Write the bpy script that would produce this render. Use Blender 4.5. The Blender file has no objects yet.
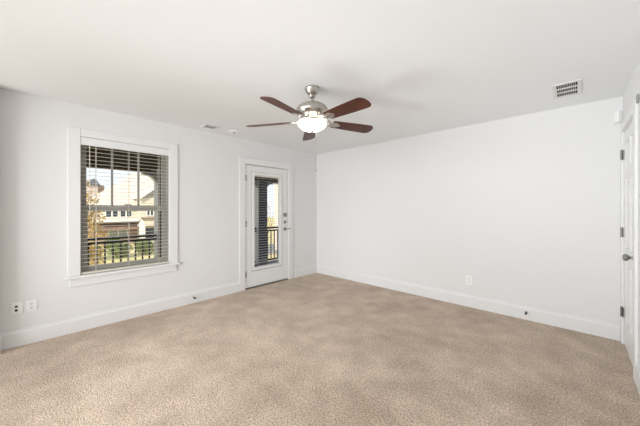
import bpy, bmesh, math, random
from mathutils import Vector, Matrix
R = math.radians
S = bpy.context.scene
C = S.collection
random.seed(7)

# ---------------------------------------------------------------- camera, sky, sun, lights, exposure
cd = bpy.data.cameras.new('camera'); cam = bpy.data.objects.new('camera', cd); C.objects.link(cam)
cd.sensor_width = 36.0; cd.lens = 270 / 640 * 36.0; cd.shift_y = -4.4 / 640; cd.clip_start = 0.02; cd.clip_end = 500
cam.location = (3.889, -4.024, 1.32); cam.rotation_euler = (R(90), 0, R(43.29))
S.camera = cam
W = bpy.data.worlds.new('sky'); S.world = W; W.use_nodes = True
W.node_tree.nodes['Background'].inputs[0].default_value = (0.86, 0.93, 1.0, 1)
W.node_tree.nodes['Background'].inputs[1].default_value = 1.2
sd = bpy.data.lights.new('sun', 'SUN'); sd.energy = 4.2; sd.angle = R(0.6); sd.color = (1.0, 0.93, 0.82)
sun = bpy.data.objects.new('sun', sd); C.objects.link(sun)
sun.rotation_euler = Vector((0.5, -0.6, 0.5)).to_track_quat('Z', 'Y').to_euler()
# added unseen fill lamps behind the camera; no such source is known there
BOWL = 4.0
def lamp(name, kind, loc, aim, energy, **k):
    d = bpy.data.lights.new(name, kind); d.energy = energy; d.color = (0.93, 0.962, 1.0)
    for a, v in k.items(): setattr(d, a, v)
    o = bpy.data.objects.new(name, d); C.objects.link(o); o.location = loc
    o.rotation_euler = (Vector(loc) - Vector(aim)).to_track_quat('Z', 'Y').to_euler()
lamp('fill_area', 'AREA', (2.1, -8.2, 1.3), (2.1, 0, 1.3), 122, shape='RECTANGLE', size=2.8, size_y=2.0)
lamp('fill_spot', 'SPOT', (1.0, -5.2, 2.1), (2.8, -1.3, 0), 215, spot_size=R(90), spot_blend=1.0, shadow_soft_size=0.5)
lamp('fill_spot', 'SPOT', (3.9, -8.0, 1.5), (0, -1.5, 1.15), 430, spot_size=R(42), spot_blend=1.0, shadow_soft_size=0.3)
lamp('ceiling_fill', 'SPOT', (1.1, -5.3, 0.3), (4.1, -0.9, 2.44), 460, spot_size=R(55), spot_blend=1.0, shadow_soft_size=0.9)  # added fill thrown at the far ceiling to even out its brightness
S.view_settings.view_transform = 'Standard'; S.view_settings.look = 'None'
S.view_settings.exposure = 0.1; S.view_settings.gamma = 1.0; S.view_settings.use_curve_mapping = False

# ---------------------------------------------------------------- materials
def mat(name, col, rough=0.5, metal=0.0, emit=None, bump=None, var=None, coat=0.0, spec=None):
    m = bpy.data.materials.new(name); m.use_nodes = True
    nt = m.node_tree; b = nt.nodes['Principled BSDF']
    b.inputs['Base Color'].default_value = (*col, 1); b.inputs['Roughness'].default_value = rough
    b.inputs['Metallic'].default_value = metal; b.inputs['Coat Weight'].default_value = coat
    if spec is not None: b.inputs['Specular IOR Level'].default_value = spec
    tc = nt.nodes.new('ShaderNodeTexCoord')
    if emit:
        b.inputs['Emission Color'].default_value = (*emit[0], 1); b.inputs['Emission Strength'].default_value = emit[1]
    if var:                                   # (scale, second colour, stretch)
        n = nt.nodes.new('ShaderNodeTexNoise'); n.inputs['Scale'].default_value = var[0]; n.inputs['Detail'].default_value = 4
        mp = nt.nodes.new('ShaderNodeMapping'); mp.inputs['Scale'].default_value = var[2] if len(var) > 2 else (1, 1, 1)
        r = nt.nodes.new('ShaderNodeValToRGB')
        r.color_ramp.elements[0].position = 0.35; r.color_ramp.elements[0].color = (*col, 1)
        r.color_ramp.elements[1].position = 0.65; r.color_ramp.elements[1].color = (*var[1], 1)
        nt.links.new(tc.outputs['Object'], mp.inputs[0]); nt.links.new(mp.outputs[0], n.inputs['Vector'])
        nt.links.new(n.outputs['Fac'], r.inputs[0]); nt.links.new(r.outputs[0], b.inputs['Base Color'])
    if bump:                                  # (scale, strength, distance)
        n = nt.nodes.new('ShaderNodeTexNoise'); n.inputs['Scale'].default_value = bump[0]; n.inputs['Detail'].default_value = 3
        u = nt.nodes.new('ShaderNodeBump'); u.inputs['Strength'].default_value = bump[1]; u.inputs['Distance'].default_value = bump[2]
        nt.links.new(tc.outputs['Object'], n.inputs['Vector'])
        nt.links.new(n.outputs['Fac'], u.inputs['Height']); nt.links.new(u.outputs[0], b.inputs['Normal'])
    return m

def brick_mat(name, c1, c2, mortar, scale, axis='YZ'):
    m = bpy.data.materials.new(name); m.use_nodes = True; nt = m.node_tree; b = nt.nodes['Principled BSDF']
    b.inputs['Roughness'].default_value = 0.9
    tc = nt.nodes.new('ShaderNodeTexCoord'); sx = nt.nodes.new('ShaderNodeSeparateXYZ'); cx = nt.nodes.new('ShaderNodeCombineXYZ')
    nt.links.new(tc.outputs['Object'], sx.inputs[0])
    ad_ = nt.nodes.new('ShaderNodeMath'); ad_.operation = 'ADD'
    nt.links.new(sx.outputs['X'], ad_.inputs[0]); nt.links.new(sx.outputs['Y'], ad_.inputs[1])
    nt.links.new(ad_.outputs[0], cx.inputs['X']); nt.links.new(sx.outputs['Z'], cx.inputs['Y'])
    t = nt.nodes.new('ShaderNodeTexBrick'); t.inputs['Scale'].default_value = scale
    t.inputs['Color1'].default_value = (*c1, 1); t.inputs['Color2'].default_value = (*c2, 1); t.inputs['Mortar'].default_value = (*mortar, 1)
    nt.links.new(cx.outputs[0], t.inputs['Vector']); nt.links.new(t.outputs['Color'], b.inputs['Base Color'])
    return m

def carpet_mat():
    m = bpy.data.materials.new('beige_carpet'); m.use_nodes = True; nt = m.node_tree; b = nt.nodes['Principled BSDF']
    b.inputs['Roughness'].default_value = 1.0; b.inputs['Specular IOR Level'].default_value = 0.05
    b.inputs['Sheen Weight'].default_value = 0.15
    tc = nt.nodes.new('ShaderNodeTexCoord')
    def noise(sc, det):
        n = nt.nodes.new('ShaderNodeTexNoise'); n.inputs['Scale'].default_value = sc; n.inputs['Detail'].default_value = det
        nt.links.new(tc.outputs['Object'], n.inputs['Vector']); return n
    def ramp(n, p0, c0, p1, c1):
        r = nt.nodes.new('ShaderNodeValToRGB'); e = r.color_ramp.elements
        e[0].position = p0; e[0].color = (*c0, 1); e[1].position = p1; e[1].color = (*c1, 1)
        nt.links.new(n.outputs['Fac'], r.inputs[0]); return r
    big = ramp(noise(1.6, 4), 0.36, CARPET[0], 0.66, CARPET[1])
    def mul(a, c):
        x = nt.nodes.new('ShaderNodeMix'); x.data_type = 'RGBA'; x.blend_type = 'MULTIPLY'; x.inputs[0].default_value = 1
        nt.links.new(a.outputs[2] if a.bl_idname == 'ShaderNodeMix' else a.outputs[0], x.inputs[6]); nt.links.new(c.outputs[0], x.inputs[7]); return x
    mid = ramp(noise(5, 8), 0.36, (0.80, 0.785, 0.76), 0.68, (1.0, 1.0, 1.0))
    fine = noise(105, 4); fr = ramp(fine, 0.38, (0.58, 0.56, 0.53), 0.60, (1.10, 1.10, 1.10))
    tuft = ramp(noise(50, 4), 0.36, (0.84, 0.83, 0.81), 0.64, (1.06, 1.06, 1.06))
    x = mul(mul(mul(big, mid), tuft), fr)
    nt.links.new(x.outputs[2], b.inputs['Base Color'])
    u = nt.nodes.new('ShaderNodeBump'); u.inputs['Strength'].default_value = 0.8; u.inputs['Distance'].default_value = 0.012
    nt.links.new(fine.outputs['Fac'], u.inputs['Height']); nt.links.new(u.outputs[0], b.inputs['Normal'])
    return m
CARPET = ((0.71, 0.567, 0.453), (0.87, 0.71, 0.575))

def glass_mat():
    m = bpy.data.materials.new('clear_glass'); m.use_nodes = True; nt = m.node_tree
    nt.nodes.remove(nt.nodes['Principled BSDF']); out = nt.nodes['Material Output']
    t = nt.nodes.new('ShaderNodeBsdfTransparent'); g = nt.nodes.new('ShaderNodeBsdfGlossy'); g.inputs['Roughness'].default_value = 0.02
    x = nt.nodes.new('ShaderNodeMixShader'); x.inputs[0].default_value = 0.018
    t.inputs[0].default_value = (0.97, 0.98, 0.98, 1)
    nt.links.new(t.outputs[0], x.inputs[1]); nt.links.new(g.outputs[0], x.inputs[2]); nt.links.new(x.outputs[0], out.inputs[0])
    return m

M = dict(
    wall=mat('white_wall_paint', (0.82, 0.82, 0.815), 0.85, bump=(90, 0.05, 0.002), spec=0.2),
    ceil=mat('white_ceiling_paint', (0.95, 0.965, 0.975), 0.9, bump=(120, 0.05, 0.002), spec=0.1),
    trim=mat('white_semi_gloss_trim', (0.84, 0.84, 0.835), 0.35),
    door=mat('white_door_paint', (0.86, 0.865, 0.85), 0.35),
    carpet=carpet_mat(),
    glass=glass_mat(),
    sash=mat('clay_vinyl_sash', (0.40, 0.39, 0.35), 0.5),
    seal=mat('dark_weatherstrip', (0.10, 0.095, 0.09), 0.8),
    slat=mat('cream_blind_slat', (0.72, 0.67, 0.58), 0.45),
    doorslat=mat('grey_blind_slat', (0.55, 0.56, 0.58), 0.4),
    valance=mat('white_valance', (0.83, 0.84, 0.83), 0.35),
    nickel=mat('brushed_nickel', (0.50, 0.475, 0.43), 0.28, 1.0, bump=(160, 0.05, 0.001)),
    steel=mat('satin_steel', (0.33, 0.32, 0.30), 0.3, 1.0),
    wood=mat('mahogany_blade', (0.06, 0.014, 0.006), 0.36, var=(6, (0.10, 0.025, 0.010), (1, 1, 1)), spec=0.3),
    bowl=mat('frosted_bowl_glass', (0.95, 0.95, 0.93), 0.25, emit=((1.0, 0.97, 0.93), BOWL)),
    plastic=mat('white_plastic', (0.92, 0.92, 0.91), 0.3),
    dark=mat('dark_cavity', (0.03, 0.03, 0.03), 0.9),
    rubber=mat('black_rubber', (0.02, 0.02, 0.02), 0.6),
    grey=mat('grey_plastic', (0.30, 0.30, 0.30), 0.5),
    ventw=mat('white_vent_enamel', (0.82, 0.82, 0.80), 0.4),
    bronze=mat('bronze_threshold', (0.22, 0.19, 0.15), 0.45, 0.6),
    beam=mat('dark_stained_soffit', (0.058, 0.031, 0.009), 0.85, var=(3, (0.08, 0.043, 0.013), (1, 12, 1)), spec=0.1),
    column=mat('pale_column_paint', (0.55, 0.545, 0.56), 0.6),
    shade_panel=mat('painted_shade', (0.05, 0.053, 0.075), 0.7),  # dark colour painted as shade on the columns' house side
    rail=mat('black_railing_metal', (0.012, 0.011, 0.012), 0.45),
    deck=mat('grey_deck', (0.10, 0.11, 0.13), 0.8, var=(4, (0.13, 0.14, 0.16))),
    siding=mat('cream_siding', (0.66, 0.59, 0.48), 0.8),
    gsiding=mat('grey_siding', (0.38, 0.35, 0.34), 0.8),
    htrim=mat('white_house_trim', (0.85, 0.82, 0.75), 0.6),
    shingle=mat('tan_shingle', (0.60, 0.525, 0.43), 0.95, var=(1.2, (0.68, 0.605, 0.51), (1, 1, 5))),
    bshingle=mat('brown_shingle', (0.22, 0.13, 0.10), 0.95, var=(1.5, (0.30, 0.19, 0.14))),
    brick=brick_mat('red_brown_brick', (0.36, 0.22, 0.15), (0.45, 0.29, 0.20), (0.55, 0.5, 0.42), 4.5),
    pbrick=brick_mat('pale_pink_brick', (0.80, 0.58, 0.49), (0.86, 0.68, 0.58), (0.85, 0.8, 0.72), 4.5),
    hglass=mat('dark_house_window', (0.03, 0.04, 0.05), 0.1),
    pglass=mat('pale_curtained_window', (0.34, 0.40, 0.38), 0.25),
    lawn=mat('straw_lawn', (0.66, 0.54, 0.29), 1.0, var=(0.5, (0.56, 0.50, 0.22))),
    road=mat('asphalt', (0.22, 0.21, 0.20), 0.9),
    bark=mat('grey_brown_bark', (0.16, 0.11, 0.08), 0.9),
    leafy=mat('golden_leaf', (0.58, 0.37, 0.10), 0.7, var=(3, (0.42, 0.32, 0.10))),
    leafg=mat('green_leaf', (0.10, 0.15, 0.035), 0.7, var=(2, (0.20, 0.24, 0.06))),
    tower=mat('pinkish_stucco', (0.60, 0.50, 0.45), 0.8),
    slate=mat('dark_slate_roof', (0.13, 0.14, 0.16), 0.8),
)

# ---------------------------------------------------------------- helpers
class MB:
    def __init__(s): s.bm = bmesh.new()
    def box(s, x0, x1, y0, y1, z0, z1):
        v = [s.bm.verts.new((x, y, z)) for x in (x0, x1) for y in (y0, y1) for z in (z0, z1)]
        for f in ((0, 1, 3, 2), (4, 6, 7, 5), (0, 4, 5, 1), (2, 3, 7, 6), (0, 2, 6, 4), (1, 5, 7, 3)):
            s.bm.faces.new([v[i] for i in f])
        return s
    def prism(s, pts, d):                      # pts: 3-D polygon, d: extrusion vector
        d = Vector(d); a = [s.bm.verts.new(p) for p in pts]; b = [s.bm.verts.new(Vector(p) + d) for p in pts]
        n = len(a); s.bm.faces.new(a); s.bm.faces.new(b[::-1])
        for i in range(n): s.bm.faces.new((a[i], b[i], b[(i + 1) % n], a[(i + 1) % n]))
        return s
    def lathe(s, prof, origin, axis=(0, 0, 1), seg=32):   # prof: (radius, height) list
        q = Vector(axis).to_track_quat('Z', 'Y'); o = Vector(origin); rings = []
        for r, h in prof:
            if r < 1e-6: rings.append([s.bm.verts.new(o + q @ Vector((0, 0, h)))])
            else: rings.append([s.bm.verts.new(o + q @ Vector((r * math.cos(2 * math.pi * k / seg), r * math.sin(2 * math.pi * k / seg), h))) for k in range(seg)])
        for A, B in zip(rings, rings[1:]):
            for k in range(seg):
                j = (k + 1) % seg
                f = [A[k], A[j], B[j], B[k]] if len(A) > 1 and len(B) > 1 else ([A[0], B[j], B[k]] if len(A) == 1 else [A[k], A[j], B[0]])
                s.bm.faces.new(f)
        for ring, rev in ((rings[0], True), (rings[-1], False)):
            if len(ring) > 1: s.bm.faces.new(ring[::-1] if rev else ring)
        return s
    def tube(s, p0, p1, r0, r1=None, seg=10):
        p0, p1 = Vector(p0), Vector(p1); d = p1 - p0
        return s.lathe([(r0, 0), (r1 if r1 is not None else r0, d.length)], p0, d, seg)
    def quad(s, pts): s.bm.faces.new([s.bm.verts.new(p) for p in pts]); return s
    def build(s, name, m, parent=None, bevel=0, smooth=False, origin=None):
        o0 = Vector(origin) if origin is not None else Vector((0, 0, 0))
        if parent is not None: o0 = Vector(parent['_o'])
        bmesh.ops.recalc_face_normals(s.bm, faces=s.bm.faces)
        me = bpy.data.meshes.new(name); 
        for v in s.bm.verts: v.co -= o0
        s.bm.to_mesh(me); s.bm.free(); me.materials.append(m)
        o = bpy.data.objects.new(name, me); C.objects.link(o)
        if parent is not None: o.parent = parent
        else: o.location = o0
        o['_o'] = tuple(o0)
        if bevel:
            b = o.modifiers.new('bevel', 'BEVEL'); b.width = bevel; b.segments = 2; b.limit_method = 'ANGLE'
        if smooth:
            for p in me.polygons: p.use_smooth = True
            e = o.modifiers.new('edges', 'EDGE_SPLIT'); e.split_angle = R(40)
        return o
def tag(o, label=None, cat=None, group=None, kind=None):
    if label: o['label'] = label
    if cat: o['category'] = cat
    if group: o['group'] = group
    if kind: o['kind'] = kind
    return o
def thing(name, loc, label, cat, group=None, kind=None):
    o = bpy.data.objects.new(name, None); C.objects.link(o); o.location = loc; o['_o'] = tuple(loc)
    o.empty_display_size = 0.05
    return tag(o, label, cat, group, kind)
def struct(mb, name, m, label, cat, **k):
    return tag(mb.build(name, m, **k), label, cat, kind='structure')
def frame(mb, axis, a0, a1, b0, b1, t, c0, c1, tb=None, tt=None):
    """rectangular frame in the plane normal to x: a = y range, b = z range, t = member width, c = x range"""
    tb = t if tb is None else tb; tt = t if tt is None else tt
    mb.box(c0, c1, a0, a0 + t, b0, b1); mb.box(c0, c1, a1 - t, a1, b0, b1)
    mb.box(c0, c1, a0 + t, a1 - t, b1 - tt, b1)
    if tb: mb.box(c0, c1, a0 + t, a1 - t, b0, b0 + tb)
    return mb

# ---------------------------------------------------------------- room shell
RW, RD, H = 4.24, -4.245, 2.44
struct(MB().box(-0.0, RW + 0.1, -8.6, 0.0, -0.2, 0), 'floor', M['carpet'], 'beige cut pile carpet covering the whole room', 'floor')
struct(MB().box(-0.16, RW + 0.16, -8.7, 0.16, H, H + 0.12), 'ceiling', M['ceil'], 'flat white ceiling over the room', 'ceiling')
WY0, WY1, WZ0, WZ1 = -3.69, -2.78, 0.575, 2.11      # window rough opening
DY0, DY1, DZ1 = -1.685, -0.755, 2.065               # balcony door rough opening
b = MB()
for y0, y1, z0, z1 in ((RD - 0.12, WY0, -0.2, H), (WY0, WY1, -0.2, WZ0), (WY0, WY1, WZ1, H), (WY1, DY0, -0.2, H), (DY0, DY1, DZ1, H), (DY0, DY1, -0.2, -0.001), (DY1, 0.16, -0.2, H)):
    b.box(-0.16, 0, y0, y1, z0, z1)
struct(b, 'wall_left', M['wall'], 'white wall with the window and the balcony door', 'wall')
b = MB()
for y0, y1, z0, z1 in ((-5.5, WY0, -0.2, 2.36), (WY0, WY1, -0.2, WZ0), (WY0, WY1, WZ1, 2.36), (WY1, DY0, -0.2, 2.36), (DY0, DY1, DZ1, 2.36), (DY1, 3.5, -0.2, 2.36)):
    b.box(-0.20, -0.161, y0, y1, z0, z1)
struct(b, 'added_outer_layer', M['beam'], 'unseen dark layer added outside the window wall to dim the balcony columns', 'wall')  # added out of view to cut bounced light on the columns
struct(MB().box(0, RW + 0.16, 0, 0.16, -0.2, H), 'wall_back', M['wall'], 'plain white wall at the back behind the fan', 'wall')
b = MB()
EY0, EY1, EZ1 = -0.825, -0.065, 2.075                # side door opening in right wall
b.box(RW, RW + 0.12, EY1, 0, -0.2, H).box(RW, RW + 0.12, EY0, EY1, EZ1, H).box(RW, RW + 0.12, -8.7, EY0, -0.2, H).box(RW, RW + 0.12, EY0, EY1, -0.2, -0.001)
struct(b, 'wall_right', M['wall'], 'white wall holding the white panel door at the right edge', 'wall')
b = MB().box(0, 0.12, RD - 0.12, RD, -0.2, H).box(-0.16, 0.12, -8.7, RD - 0.12, -0.2, H)  # stub kept short for the fill lamps; side wall of their added space
struct(b, 'wall_front', M['wall'], 'sliver of white wall at the far left picture edge', 'wall')
struct(MB().box(0.12, RW, -8.7, -8.58, -0.2, H), 'wall_fill_space', M['wall'], 'white wall closing the added fill lamp space behind the camera', 'wall')  # unseen end wall of a space added to hold the fill lamps

def baseboard(name, runs, label):
    b = MB()
    for (x0, y0), (x1, y1), nx, ny in runs:          # n = normal into the room
        d = Vector((x1 - x0, y1 - y0, 0))
        prof = [(0, 0.0), (0.015, 0.0), (0.015, 0.128), (0.011, 0.138), (0.007, 0.145), (0.006, 0.16), (0, 0.162)]
        b.prism([(x0 + nx * p, y0 + ny * p, z) for p, z in prof], d)
    return struct(b, name, M['trim'], label, 'baseboard')
baseboard('baseboard_left', [((0, RD), (0, -1.775), 1, 0), ((0, -0.605), (0, 0), 1, 0)], 'white baseboard along the window and balcony door wall')
baseboard('baseboard_back', [((0.016, 0), (RW - 0.02, 0), 0, -1)], 'long white baseboard along the back wall')
baseboard('baseboard_right', [((RW, -0.90), (RW, -8.5), -1, 0)], 'short white baseboard in front of the panel door at right')
baseboard('baseboard_front', [((0.016, RD), (0.12, RD), 0, 1)], 'white baseboard end at the far left picture edge')

# ---------------------------------------------------------------- window
w1 = thing('window_1', (0, (WY0 + WY1) / 2, WZ0), 'white cased double hung window on the left wall', 'window', kind='structure')
b = MB(); 
b.box(0, 0.018, -3.778, -3.675, 0.60, 2.185).box(0, 0.018, -2.795, -2.694, 0.60, 2.185).box(0, 0.018, -3.675, -2.795, 2.10, 2.185)
b.build('casing', M['trim'], w1, bevel=0.004)
MB().box(-0.09, 0.045, -3.80, -2.672, 0.573, 0.60).build('sill', M['trim'], w1, bevel=0.005)
MB().box(0, 0.018, -3.765, -2.708, 0.487, 0.573).build('apron', M['trim'], w1, bevel=0.004)
frame(MB(), 'x', -3.69, -2.78, 0.60, 2.11, 0.012, -0.10, 0.0, tb=0).build('jamb_liner', M['trim'], w1)
frame(MB(), 'x', -3.678, -2.792, 0.601, 2.098, 0.022, -0.155, -0.045, tb=0.03).build('sash_frame', M['sash'], w1)
up = frame(MB(), 'x', -3.655, -2.815, 1.32, 2.075, 0.04, -0.135, -0.10).box(-0.128, -0.106, -3.393, -3.371, 1.36, 2.035).box(-0.128, -0.106, -3.126, -3.104, 1.36, 2.035).build('upper_sash', M['sash'], w1, bevel=0.003)
MB().box(-0.119, -0.115, -3.62, -2.85, 1.355, 2.04).build('pane', M['glass'], up)
lo = frame(MB(), 'x', -3.655, -2.815, 0.632, 1.358, 0.046, -0.095, -0.06, tt=0.070).build('lower_sash', M['sash'], w1, bevel=0.003)
MB().box(-0.080, -0.076, -3.612, -2.858, 0.67, 1.295).build('pane', M['glass'], lo)
MB().box(-0.06, -0.045, -3.27, -3.20, 1.356, 1.372).build('sash_lock', M['sash'], lo)

bl = thing('window_blind', (-0.02, -3.235, 2.098), 'cream slatted blind lowered and open in the left wall window', 'blind')
MB().box(-0.02, 0.012, -3.677, -2.793, 2.012, 2.096).build('valance', M['valance'], bl, bevel=0.004)
MB().box(-0.044, -0.021, -3.672, -2.798, 2.05, 2.09).build('headrail', M['slat'], bl)
b = MB()
z = 1.992; zs = []
while z > 0.66:
    a = R(1)
    for dx0, dx1 in ((-0.019, 0.019),):
        c = -0.017
        b.prism([(c + dx0, -3.668, z - dx0 * math.tan(a) - 0.001), (c, -3.668, z + 0.001), (c + dx1, -3.668, z - dx1 * math.tan(a) - 0.001), (c + dx1, -3.668, z - dx1 * math.tan(a) + 0.001), (c, -3.668, z + 0.003), (c + dx0, -3.668, z - dx0 * math.tan(a) + 0.001)], (0, 0.866, 0))
    zs.append(z); z -= 0.0435
b.build('slats', M['slat'], bl)
MB().box(-0.042, 0.008, -3.668, -2.802, 0.604, 0.626).build('bottom_rail', M['slat'], bl, bevel=0.003)
for y in (-3.543, -3.237, -2.915):
    MB().box(0.0068, 0.0078, y - 0.002, y + 0.002, 0.615, 2.03).box(-0.0418, -0.0408, y - 0.002, y + 0.002, 0.615, 2.05).build('ladder_cord', M['slat'], bl)
MB().tube((0.014, -3.60, 2.01), (0.016, -3.60, 1.25), 0.0035).build('tilt_wand', M['slat'], bl)

# ---------------------------------------------------------------- balcony door
d1 = thing('door_1', (0, -1.22, 0), 'white balcony door with a long glass lite', 'door', kind='structure')
MB().box(0, 0.018, -1.775, -1.672, 0, 2.15).box(0, 0.018, -0.768, -0.605 - 0.06, 0, 2.15).box(0, 0.018, -1.672, -0.768, 2.052, 2.15).build('casing', M['trim'], d1, bevel=0.004)
frame(MB(), 'x', -1.685, -0.755, 0, 2.065, 0.018, -0.12, 0.0, tb=0).build('jamb', M['trim'], d1)
frame(MB(), 'x', -1.668, -0.772, 0, 2.048, 0.012, -0.065, -0.05, tb=0).build('weatherstrip', M['seal'], d1)
MB().box(-0.13, 0.012, -1.665, -0.775, 0, 0.016).build('threshold', M['bronze'], d1, bevel=0.003)
LY0, LY1, LZ0, LZ1 = -1.500, -0.950, 0.325, 1.895    # lite daylight opening
sl = frame(MB(), 'x', -1.661, -0.782, 0.022, 2.040, 0.115, -0.05, -0.006, tb=0.255, tt=0.105).build('door_panel', M['door'], d1, bevel=0.002)
frame(MB(), 'x', LY0 - 0.035, LY1 + 0.035, LZ0 - 0.035, LZ1 + 0.035, 0.04, -0.056, 0.008).build('glass_frame', M['door'], sl, bevel=0.004)
MB().box(-0.046, -0.042, LY0, LY1, LZ0, LZ1).build('pane', M['glass'], sl)
for z in (1.82, 1.07, 0.245):
    MB().tube((0.004, -1.667, z - 0.05), (0.004, -1.667, z + 0.05), 0.008).box(-0.004, 0.001, -1.667, -1.640, z - 0.048, z + 0.048).build('hinge', M['steel'], d1)
k = MB().lathe([(0.032, 0), (0.032, 0.006), (0.026, 0.012), (0.011, 0.014), (0.011, 0.045)], (-0.006, -0.838, 0.944), (1, 0, 0), 24)
k.tube((0.038, -0.846, 0.944), (0.046, -0.742, 0.947), 0.009, 0.007)
k.build('lever_handle', M['steel'], d1, smooth=True)
for z, nm in ((1.073, 'deadbolt'), (1.205, 'keypad_lock')):
    k = MB()
    if nm == 'deadbolt': k.lathe([(0.03, 0), (0.03, 0.008), (0.022, 0.018), (0, 0.018)], (-0.006, -0.838, z), (1, 0, 0), 24).box(0.012, 0.026, -0.845, -0.831, z - 0.018, z + 0.018)
    else: k.box(-0.006, 0.018, -0.870, -0.806, z - 0.035, z + 0.035)
    k.build(nm, M['steel'], d1, bevel=0.002)
bl = thing('door_blind', (0, -1.225, 1.895), 'narrow slatted blind over the balcony door glass', 'blind')
MB().box(-0.038, 0.004, LY0 + 0.008, LY1 - 0.004, 1.862, 1.892).build('headrail', M['slat'], bl, bevel=0.003)
b = MB(); z = 1.835
while z > 0.37:
    b.prism([(-0.037, LY0 + 0.008, z - 0.0012), (-0.018, LY0 + 0.008, z + 0.001), (0.001, LY0 + 0.008, z - 0.0012), (0.001, LY0 + 0.008, z + 0.0012), (-0.018, LY0 + 0.008, z + 0.0034), (-0.037, LY0 + 0.008, z + 0.0012)], (0, LY1 - LY0 - 0.016, 0))
    z -= 0.0435
b.build('slats', M['doorslat'], bl)
MB().box(-0.037, 0.001, LY0 + 0.008, LY1 - 0.008, 0.328, 0.346).build('bottom_rail', M['doorslat'], bl)
for y in (-1.42, -1.03): MB().box(0.0012, 0.0022, y - 0.0015, y + 0.0015, 0.34, 1.865).build('ladder_cord', M['doorslat'], bl)

# ---------------------------------------------------------------- panel door in the right wall
d2 = thing('door_2', (RW, -0.445, 0), 'white panel door with round knob on the right wall', 'door', kind='structure')
MB().box(RW - 0.018, RW, -0.080, -0.002, 0, 2.15).box(RW - 0.018, RW, -0.895, -0.812, 0, 2.15).box(RW - 0.018, RW, -0.812, -0.080, 2.065, 2.15).build('casing', M['trim'], d2, bevel=0.003)
b = MB().box(RW - 0.001, RW + 0.12, -0.825, -0.808, 0, 2.075).box(RW - 0.001, RW + 0.12, -0.084, -0.066, 0, 2.075).box(RW - 0.001, RW + 0.12, -0.808, -0.084, 2.058, 2.075)
b.build('jamb', M['trim'], d2)
y0, y1 = -0.804, -0.088
b = MB(); x0, x1 = RW + 0.001, RW + 0.036
b.box(x0, x1, y0, y0 + 0.11, 0.012, 2.054).box(x0, x1, y1 - 0.11, y1, 0.012, 2.054)
for za, zb in ((0.012, 0.24), (0.80, 0.95), (1.60, 1.70), (1.944, 2.054)): b.box(x0, x1, y0 + 0.11, y1 - 0.11, za, zb)
b.box(x0, x1, -0.49, -0.402, 0.24, 0.80).box(x0, x1, -0.49, -0.402, 0.95, 1.60).box(x0, x1, -0.49, -0.402, 1.70, 1.944)
dp = b.build('door_panel', M['door'], d2, bevel=0.003)
for za, zb in ((0.24, 0.80), (0.95, 1.60), (1.70, 1.944)):
    for ya, yb in ((y0 + 0.11, -0.49), (-0.402, y1 - 0.11)):
        p = MB().box(x0 + 0.007, x1 - 0.007, ya, yb, za, zb).box(x0 + 0.002, x1 - 0.002, ya + 0.035, yb - 0.035, za + 0.035, zb - 0.035)
        p.build('raised_panel', M['door'], dp, bevel=0.004)
for z in (1.842, 1.088, 0.313):
    MB().tube((RW - 0.016, -0.084, z - 0.046), (RW - 0.016, -0.084, z + 0.046), 0.0085).lathe([(0, -0.004), (0.006, 0), (0.006, 0.004), (0, 0.007)], (RW - 0.016, -0.084, z + 0.046), seg=10).box(RW - 0.006, RW + 0.001, -0.112, -0.084, z - 0.045, z + 0.045).build('hinge', M['steel'], d2)
MB().lathe([(0.033, 0), (0.033, 0.004), (0.028, 0.010), (0.014, 0.014), (0.011, 0.022), (0.012, 0.028), (0.024, 0.036), (0.029, 0.048), (0.027, 0.060), (0.018, 0.067), (0, 0.069)], (RW + 0.001, -0.738, 0.925), (-1, 0, 0), 28).build('knob', M['steel'], d2, smooth=True)

# ---------------------------------------------------------------- ceiling fan
FX, FY = 2.114, -2.246
Rt = Vector((0.7277, 0.6857, 0)); Fw = Vector((-0.6857, 0.7277, 0))
fan = thing('ceiling_fan', (FX, FY, H), 'five blade ceiling fan with brushed nickel motor and lit white bowl', 'fan')
MB().lathe([(0.068, 0), (0.070, -0.008), (0.066, -0.022), (0.060, -0.030), (0.056, -0.046), (0.040, -0.062), (0.030, -0.066), (0.033, -0.074), (0.026, -0.086), (0.0, -0.086)], (FX, FY, H - 0.0005)).build('canopy', M['nickel'], fan, smooth=True)
MB().tube((FX, FY, H - 0.095), (FX, FY, 2.29), 0.0125, seg=16).build('downrod', M['nickel'], fan, smooth=True)
MB().lathe([(0, 2.306), (0.030, 2.306), (0.036, 2.294), (0.095, 2.286), (0.128, 2.268), (0.146, 2.242), (0.148, 2.222), (0.140, 2.200), (0.118, 2.178), (0.090, 2.160), (0.085, 2.150), (0, 2.150)], (FX, FY, 0), seg=48).build('motor_housing', M['nickel'], fan, smooth=True)
MB().lathe([(0, 2.172), (0.058, 2.172), (0.062, 2.155), (0.054, 2.130), (0.068, 2.115), (0.112, 2.110), (0.124, 2.106), (0.124, 2.099), (0.0, 2.099)], (FX, FY, 0), seg=48).build('light_fitter', M['nickel'], fan, smooth=True)
bowl = MB().lathe([(0.130, 2.114), (0.136, 2.110), (0.135, 2.104), (0.127, 2.088), (0.109, 2.068), (0.084, 2.053), (0.050, 2.044), (0.0, 2.041)], (FX, FY, 0), seg=48)
bowl = bowl.build('light_bowl', M['bowl'], fan, smooth=True)
MB().lathe([(0, 2.044), (0.014, 2.044), (0.016, 2.038), (0.010, 2.030), (0.006, 2.020), (0, 2.016)], (FX, FY, 0), seg=16).build('finial', M['nickel'], bowl, smooth=True)
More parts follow.
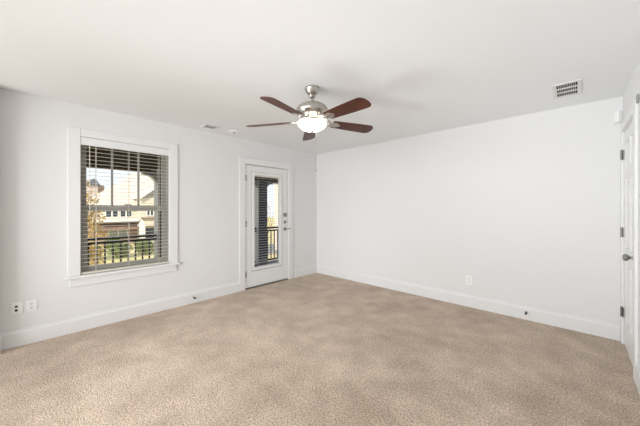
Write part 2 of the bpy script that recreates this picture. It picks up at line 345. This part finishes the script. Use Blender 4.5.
for k in range(5):
    a = R(-5.5 + 72 * k); er = Rt * math.sin(a) + Fw * math.cos(a); et = Vector((0, 0, 1)).cross(er)
    tilt = math.tan(R(13)); zb = 2.130; ctr = Vector((FX, FY, zb))
    def P(r, t, dz=0): return ctr + er * r + et * t + Vector((0, 0, -tilt * t + dz - 0.01 * (r - 0.2)))
    out = [(0.205, -0.050), (0.225, -0.056), (0.45, -0.068), (0.60, -0.072), (0.620, -0.068), (0.640, -0.052), (0.653, -0.022), (0.655, 0.012), (0.648, 0.045), (0.630, 0.064), (0.60, 0.070), (0.45, 0.067), (0.225, 0.056), (0.205, 0.050)]
    bl_ = MB().prism([P(r, t, -0.003) for r, t in out], (0, 0, 0.007)).build('blade', M['wood'], fan, bevel=0.0015)
    ir = MB()
    ir.prism([P(r, t, -0.0075) for r, t in ((0.185, -0.012), (0.205, -0.030), (0.235, -0.038), (0.262, -0.030), (0.285, -0.008), (0.290, 0), (0.285, 0.008), (0.262, 0.030), (0.235, 0.038), (0.205, 0.030), (0.185, 0.012))], (0, 0, 0.0045))
    for s in (-1, 1):                       # two scrolled arms up to the motor
        pts = [ctr + er * r + et * (s * t) + Vector((0, 0, z_ - tilt * s * t)) for r, t, z_ in ((0.085, 0.016, 0.036), (0.12, 0.032, 0.020), (0.155, 0.036, 0.002), (0.185, 0.022, -0.007), (0.205, 0.010, -0.006))]
        for p, q in zip(pts, pts[1:]): ir.tube(p, q, 0.008, seg=8)
    for r, t in ((0.225, -0.018), (0.225, 0.018), (0.265, 0)):
        p = P(r, t, -0.0075); ir.lathe([(0.006, 0), (0.005, -0.003), (0, -0.004)], p, seg=8)
    ir.build('blade_iron', M['nickel'], bl_, smooth=True)
for (dx, dy, zb) in ((0.05, -0.045, 1.69), ):
    c = MB(); px, py = FX - 0.012, FY + 0.06
    c.tube((px, py, 2.14), (px, py, 1.70), 0.0016, seg=6).lathe([(0, 1.70), (0.004, 1.698), (0.0055, 1.685), (0.004, 1.672), (0, 1.668)], (px, py, 0), seg=10)
    c.build('pull_chain', M['nickel'], fan)

# ---------------------------------------------------------------- ceiling fittings
def register(name, x0, x1, y0, y1, n, bars, label, along='y', fr=0.028):
    t = thing(name, ((x0 + x1) / 2, (y0 + y1) / 2, H), label, 'vent')
    b = MB(); z0, z1 = H - 0.009, H - 0.0005
    b.box(x0 - fr, x0, y0 - fr, y1 + fr, z0, z1).box(x1, x1 + fr, y0 - fr, y1 + fr, z0, z1).box(x0, x1, y0 - fr, y0, z0, z1).box(x0, x1, y1, y1 + fr, z0, z1)
    b.build('frame', M['ventw'], t, bevel=0.003)
    MB().box(x0, x1, y0, y1, H - 0.0025, H - 0.0008).build('duct_opening', M['dark'], t)
    b = MB()
    if along == 'y':
        for i in range(1, n):
            c = x0 + (x1 - x0) * i / n; b.box(c - 0.0017, c + 0.0017, y0, y1, H - 0.006, H - 0.0026)
        for j in range(1, bars + 1):
            c = y0 + (y1 - y0) * j / (bars + 1); b.box(x0, x1, c - 0.009, c + 0.009, z0 + 0.0005, H - 0.0026)
    else:
        for i in range(1, n):
            c = y0 + (y1 - y0) * i / n; b.box(x0, x1, c - 0.0022, c + 0.0022, z0 + 0.001, H - 0.0026)
        for j in range(1, bars + 1):
            c = x0 + (x1 - x0) * j / (bars + 1); b.box(c - 0.006, c + 0.006, y0, y1, z0 + 0.0005, H - 0.0026)
    b.build('louvres', M['ventw'], t)
    return t
register('ceiling_vent', 3.768, 3.910, -0.760, -0.428, 11, 2, 'white ceiling vent with dark slots in three rows near the right wall')
register('ceiling_vent', 0.215, 0.325, -2.440, -2.290, 5, 0, 'small white ceiling vent above the wall between window and balcony door')
t = thing('ceiling_detector', (0.285, -2.02, H), 'flat white ceiling plate with a grey dot near the balcony door', 'detector')
MB().lathe([(0.075, 0), (0.073, -0.008), (0.06, -0.012), (0, -0.012)], (0.285, -2.02, H - 0.0005), seg=32).build('plate', M['plastic'], t, smooth=True)
MB().lathe([(0.012, -0.010), (0.012, -0.020), (0.006, -0.026), (0, -0.026)], (0.285, -2.02, H - 0.0005), seg=16).build('sensor_tip', M['grey'], t)

# ---------------------------------------------------------------- wall fittings
def plate_x(y, z, w=0.075, h=0.118):     # plate on the left wall
    return MB().box(0.0, 0.006, y - w / 2, y + w / 2, z - h / 2, z + h / 2)
t = thing('jack_plate', (0, -4.130, 0.367), 'white wall plate with two dark round jacks at lower left', 'outlet')
plate_x(-4.130, 0.367).build('plate', M['plastic'], t, bevel=0.002)
for z in (0.383, 0.347): MB().lathe([(0.010, 0), (0.010, 0.008), (0.006, 0.010), (0, 0.010)], (0.006, -4.136, z), (1, 0, 0), 14).build('jack', M['rubber'], t)
t = thing('power_outlet', (0, -4.038, 0.367), 'white duplex power outlet right of the jack plate at lower left', 'outlet')
plate_x(-4.038, 0.367).build('plate', M['plastic'], t, bevel=0.002)
for z in (0.387, 0.347):
    s_ = MB().box(0.006, 0.0075, -4.053, -4.023, z - 0.013, z + 0.013).build('socket', M['plastic'], t, bevel=0.001)
    MB().box(0.0075, 0.0081, -4.045, -4.042, z - 0.004, z + 0.007).box(0.0075, 0.0081, -4.034, -4.031, z - 0.004, z + 0.007).box(0.0075, 0.0081, -4.0405, -4.0355, z - 0.010, z - 0.006).build('slot', M['dark'], s_)
t = thing('power_outlet', (2.855, 0, 0.358), 'white duplex power outlet low on the back wall', 'outlet')
MB().box(2.818, 2.892, -0.006, 0, 0.298, 0.418).build('plate', M['plastic'], t, bevel=0.002)
for z in (0.378, 0.338):
    s_ = MB().box(2.840, 2.870, -0.0075, -0.006, z - 0.013, z + 0.013).build('socket', M['plastic'], t, bevel=0.001)
    MB().box(2.848, 2.851, -0.0081, -0.0075, z - 0.004, z + 0.007).box(2.859, 2.862, -0.0081, -0.0075, z - 0.004, z + 0.007).box(2.8525, 2.8575, -0.0081, -0.0075, z - 0.010, z - 0.006).build('slot', M['dark'], s_)
def stopper(loc, ax, label):
    t = thing('door_stop', loc, label, 'door stop')
    MB().lathe([(0.013, 0), (0.013, 0.004), (0.006, 0.008), (0.006, 0.050), (0.0, 0.050)], loc, ax, 14).build('stem', M['steel'], t)
    e = Vector(loc) + Vector(ax) * 0.050
    MB().lathe([(0.010, -0.006), (0.012, 0), (0.012, 0.012), (0.009, 0.016), (0, 0.016)], e, ax, 14).build('rubber_tip', M['rubber'], t)
stopper((0.015, -2.49, 0.08), (1, 0, 0), 'small dark door stop on the baseboard between window and balcony door')
stopper((3.475, -0.015, 0.09), (0, -1, 0), 'small dark door stop on the back wall baseboard')
t = thing('motion_sensor', (4.185, -0.0, 2.235), 'white motion sensor high in the corner beside the panel door', 'sensor')
b = MB(); b.prism([(RW - 0.062, -0.001, 2.178), (RW - 0.001, -0.001, 2.178), (RW - 0.001, -0.030, 2.178), (RW - 0.030, -0.052, 2.178), (RW - 0.058, -0.036, 2.178)], (0, 0, 0.112))
b.build('housing', M['plastic'], t, bevel=0.006)
MB().prism([(RW - 0.0592, -0.0365, 2.190), (RW - 0.0295, -0.0545, 2.190), (RW - 0.028, -0.052, 2.190), (RW - 0.056, -0.035, 2.190)], (0, 0, 0.045)).build('lens', M['plastic'], t)
b = MB().box(RW - 0.012, RW, -0.960, -0.905, 2.112, 2.172)
tag(b.build('wall_sensor', M['grey'], bevel=0.004, origin=(RW, -0.945, 2.105)), 'small grey box on the wall above the panel door', 'sensor')

# ---------------------------------------------------------------- balcony
struct(MB().box(-2.40, -0.16, -5.5, 3.5, -0.35, -0.16), 'balcony_floor', M['deck'], 'grey balcony deck outside the door', 'balcony')
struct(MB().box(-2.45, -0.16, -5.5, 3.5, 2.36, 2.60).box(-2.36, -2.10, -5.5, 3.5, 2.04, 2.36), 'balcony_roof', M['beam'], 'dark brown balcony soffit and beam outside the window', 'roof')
CX0, CX1 = -2.36, -2.10
def column(y0, label):
    y1 = y0 + 0.26
    t = thing('balcony_column', ((CX0 + CX1) / 2, (y0 + y1) / 2, -0.16), label, 'column', 'square columns of the balcony')
    MB().box(CX0, CX1, y0, y1, -0.16, 2.04).build('shaft', M['column'], t, bevel=0.006)
    tag(MB().box(CX1, CX1 + 0.02, y0 + 0.004, y1, 0.0, 2.04).build('shade_face', M['shade_panel'], t), 'dark sheet painting the shade of the inner face')  # thin dark sheet standing in for shade on the column's inner face
    MB().box(CX0 - 0.02, CX1 + 0.021, y0 - 0.02, y1 + 0.02, -0.16, 0.0).build('base', M['column'], t, bevel=0.006)
    for s in (-1, 1):
        e = y0 if s < 0 else y1
        pts = [(CX0 + 0.05, e, 2.04), (CX0 + 0.05, e + s * 0.24, 2.04), (CX0 + 0.05, e + s * 0.24, 1.99)]
        pts += [(CX0 + 0.05, e + s * (0.24 - 0.24 * math.sin(R(q))), 1.99 - 0.20 * (1 - math.cos(R(q)))) for q in (20, 40, 60, 75, 90)]
        MB().prism(pts, (0.16, 0, 0)).build('bracket', M['column'], t)
column(-4.676, 'square pale balcony column with painted shade on one face beyond the left side of the window')
column(-2.336, 'square pale balcony column with painted shade on one face at the right side of the window view')
column(0.0, 'square pale balcony column with painted shade on one face seen through the balcony door glass')
column(2.336, 'square pale balcony column with painted shade on one face at the far end of the balcony')
def railing(y0, y1, label):
    t = thing('balcony_railing', (-2.23, (y0 + y1) / 2, -0.16), label, 'railing', 'black metal railing sections of the balcony')
    MB().box(-2.26, -2.20, y0, y1, 0.765, 0.815).build('top_rail', M['rail'], t)
    MB().box(-2.25, -2.21, y0, y1, 0.695, 0.738).build('under_rail', M['rail'], t)
    MB().box(-2.25, -2.21, y0, y1, -0.10, -0.06).build('bottom_rail', M['rail'], t)
    n = round((y1 - y0) / 0.115)
    for i in range(1, n):
        y = y0 + (y1 - y0) * i / n
        MB().box(-2.242, -2.218, y - 0.012, y + 0.012, -0.06, 0.70).build('baluster', M['rail'], t)
railing(-4.416, -2.336, 'black metal balcony railing seen through the window')
railing(-2.076, 0.0, 'black metal balcony railing left of the column behind the door')
railing(0.26, 2.336, 'black metal balcony railing right of the column behind the door')

# ---------------------------------------------------------------- street side
G = -3.2
struct(MB().box(-120, -2.6, -60, 80, G - 0.3, G), 'ground', M['lawn'], 'straw coloured lawn beyond the balcony', 'lawn')
struct(MB().box(-24, -18, -60, 80, G, G + 0.02), 'street', M['road'], 'grey street between the lawn and the houses', 'street')

def house_window(parent, x, y0, y1, z0, z1, glass='hglass', mull=1):
    f = MB(); t_ = 0.09
    frame(f, 'x', y0, y1, z0, z1, t_, x, x + 0.07)
    for i in range(1, mull + 1):
        c = y0 + (y1 - y0) * i / (mull + 1); f.box(x, x + 0.07, c - 0.06, c + 0.06, z0 + t_, z1 - t_)
    w = f.build('window', M['htrim'], parent)
    MB().box(x, x + 0.03, y0 + t_, y1 - t_, z0 + t_, z1 - t_).build('pane', M[glass], w)

hA = thing('house', (-42, 6, G), 'tan roofed cream and brick house facing the window across the street', 'house')
MB().box(-50, -38, 1.0, 12.5, -0.95, 1.75).build('upper_wall', M['siding'], hA)
MB().box(-50, -37.95, 0.95, 12.5, G, -0.95).build('brick_wall', M['brick'], hA)
rf = MB(); e = 0.5
c = [(-38 + e, 1.0 - e, 1.7), (-38 + e, 12.5 + e, 1.7), (-50 - e, 12.5 + e, 1.7), (-50 - e, 1.0 - e, 1.7)]
r0, r1 = (-44, 6.0, 6.5), (-44, 9.0, 6.5)
for q in ((c[0], c[1], r1, r0), (c[2], c[3], r0, r1), (c[0], r0, c[3]), (c[1], c[2], r1), tuple(c[::-1])): rf.quad(q)
bmesh.ops.remove_doubles(rf.bm, verts=rf.bm.verts, dist=0.001)
rf.build('roof', M['shingle'], hA)
MB().box(-37.6, -37.4, 0.5, 5.0, 1.5, 1.75).build('gutter', M['htrim'], hA)
pr = MB().prism([(-38, 0.9, -0.45), (-36.2, 0.9, -1.15), (-36.2, 0.9, -1.25), (-38, 0.9, -1.25)], (0, 4.2, 0)); pr.build('porch_roof', M['bshingle'], hA)
MB().box(-37.95, -36.15, 0.9, 5.15, -0.30, -0.05).box(-37.95, -37.85, 1.0, 5.1, -0.5, -0.3).build('belt_course', M['htrim'], hA)
house_window(hA, -37.98, 2.0, 3.35, 0.2, 1.35); house_window(hA, -37.98, 3.45, 4.8, 0.2, 1.35)
house_window(hA, -37.93, 2.3, 4.3, -2.5, -1.35, 'pglass', 1)
# front wing with its own gable
MB().box(-46, -36, 5.3, 10.8, -0.9, 2.7).build('wing_wall', M['siding'], hA)
MB().box(-46, -35.98, 5.25, 10.85, G, -2.9).box(-46, -36.6, 5.3, 10.8, -2.9, -0.9).build('wing_base', M['siding'], hA)
MB().prism([(-36, 5.3, 2.7), (-36, 10.8, 2.7), (-36, 8.05, 4.9)], (-8, 0, 0)).build('gable', M['gsiding'], hA)
g = MB(); g2 = MB()
for s in (-1, 1):
    p0 = (8.05 + s * 3.05, 2.55); p1 = (8.05, 5.0)
    g.prism([(-35.6, p0[0], p0[1]), (-35.6, p1[0], p1[1]), (-35.6, p1[0], p1[1] + 0.12), (-35.6, p0[0], p0[1] + 0.12)], (-9, 0, 0))
    g2.prism([(-35.55, p0[0], p0[1] - 0.12), (-35.55, p1[0], p1[1] - 0.12), (-35.55, p1[0], p1[1] + 0.14), (-35.55, p0[0], p0[1] + 0.14)], (-0.05, 0, 0))
g.build('wing_roof', M['shingle'], hA); g2.build('rake_board', M['htrim'], hA)
house_window(hA, -35.98, 5.9, 7.1, 0.35, 1.35, 'hglass', 2)
MB().box(-35.95, -35.7, 5.3, 10.8, 0.02, 0.16).build('eave_trim', M['bshingle'], hA)
MB().box(-36.55, -36.45, 5.9, 7.0, -2.8, -1.2).build('garage_door', M['hglass'], hA)
MB().box(-36.3, -35.9, 5.15, 5.75, G, -0.9).prism([(-36.4, 5.0, -0.9), (-36.4, 5.9, -0.9), (-36.4, 5.45, 0.0)], (0.5, 0, 0)).build('porch_pillar', M['htrim'], hA)

hC = thing('house', (-56, 3.3, G), 'pinkish house with a dark cap roof far behind the golden tree', 'house')
MB().box(-57, -55, 2.3, 3.5, G, 5.3).build('stair_tower', M['tower'], hC)
MB().prism([(-57.3, 2.0, 5.3), (-57.3, 3.8, 5.3), (-57.3, 3.3, 6.1), (-57.3, 2.9, 6.4), (-57.3, 2.5, 6.1)], (2.6, 0, 0)).build('cap_roof', M['slate'], hC)
MB().box(-57, -56, 3.7, 4.5, G, 5.4).build('chimney', M['brick'], hC)
MB().box(-62, -56.5, -6, 6, G, 2.4).build('wall', M['siding'], hC)
MB().prism([(-56.2, -6.4, 2.4), (-62.4, -6.4, 2.4), (-59.3, -6.4, 4.4)], (0, 12.8, 0)).build('roof', M['shingle'], hC)

hB = thing('house', (-15, 19, G), 'pale pink brick house seen through the balcony door glass', 'house')
MB().box(-20, -10, 14.05, 24, G, 4.2).build('brick_wall', M['pbrick'], hB)
MB().prism([(-9.6, 13.75, 4.2), (-20.4, 13.75, 4.2), (-15, 13.75, 8.2)], (0, 11, 0)).build('roof', M['shingle'], hB)
house_window(hB, -10, 16.2, 17.6, 0.6, 2.2); house_window(hB, -10, 16.2, 17.6, -2.4, -0.8)

def leaves(name, ctr, rad, n, size, m, parent, squash=1.0):
    b = MB(); c = Vector(ctr)
    for i in range(n):
        while True:
            v = Vector((random.uniform(-1, 1), random.uniform(-1, 1), random.uniform(-1, 1)))
            if v.length < 1: break
        v = v * (0.45 + 0.55 * random.random()) if random.random() < 0.3 else v.normalized() * (0.55 + 0.45 * random.random())
        p = c + Vector((v.x * rad, v.y * rad, v.z * rad * squash))
        a = Vector((random.gauss(0, 1), random.gauss(0, 1), random.gauss(0, 1))).normalized(); d = a.orthogonal().normalized()
        s = size * random.uniform(0.6, 1.3)
        b.quad([p - a * s, p + d * s * 0.45, p + a * s, p - d * s * 0.45])
    return b.build(name, m, parent)
def tree(x, y, h, rad, n, size, m, label, squash=1.5, trunk=0.1):
    t = thing('tree', (x, y, G), label, 'tree')
    b = MB().tube((x, y, G), (x + 0.05, y, G + h * 0.55), trunk, trunk * 0.6)
    top = Vector((x + 0.05, y, G + h * 0.5))
    for i in range(14):
        a = random.uniform(0, 6.28); st = top + Vector((0, 0, random.uniform(-0.2, 0.1) * h))
        en = st + Vector((math.cos(a) * rad * 0.75, math.sin(a) * rad * 0.75, random.uniform(0.15, 0.42) * h))
        b.tube(st, en, trunk * 0.4, trunk * 0.08, 6)
    b.build('trunk', M['bark'], t)
    leaves('foliage', (x, y, G + h - rad * squash), rad, n, size, m, t, squash)
    return t
tree(-8.6, -3.0, 5.7, 0.85, 3400, 0.065, M['leafy'], 'golden leaved young tree close outside the left of the window', 2.6, 0.07)
tree(-13.5, 8.1, 5.4, 1.0, 350, 0.06, M['leafy'], 'thin nearly bare tree beside the pale brick house', 1.5, 0.06)
def shrub(x, y, r, label, m='leafg'):
    t = thing('shrub', (x, y, G), label, 'shrub', 'clipped shrubs on the lawn opposite')
    MB().tube((x, y, G), (x, y, G + r), 0.05).build('stem', M['bark'], t)
    leaves('foliage', (x, y, G + r * 0.8), r, 700, 0.14, M[m], t, 0.8)
shrub(-27.0, -0.6, 0.9, 'green shrub behind the railing near the golden tree')
shrub(-26.5, 1.4, 1.0, 'rounded green shrub in the middle of the lawn behind the railing')
shrub(-27.0, 3.6, 0.9, 'rounded green shrub behind the railing right of the middle')
shrub(-34.5, 2.2, 0.9, 'dark green shrub at the brick wall of the facing house')
shrub(-34.0, 4.7, 0.6, 'smaller green shrub beside the white porch pillar')
for o in list(S.objects):
    if '_o' in o: del o['_o']
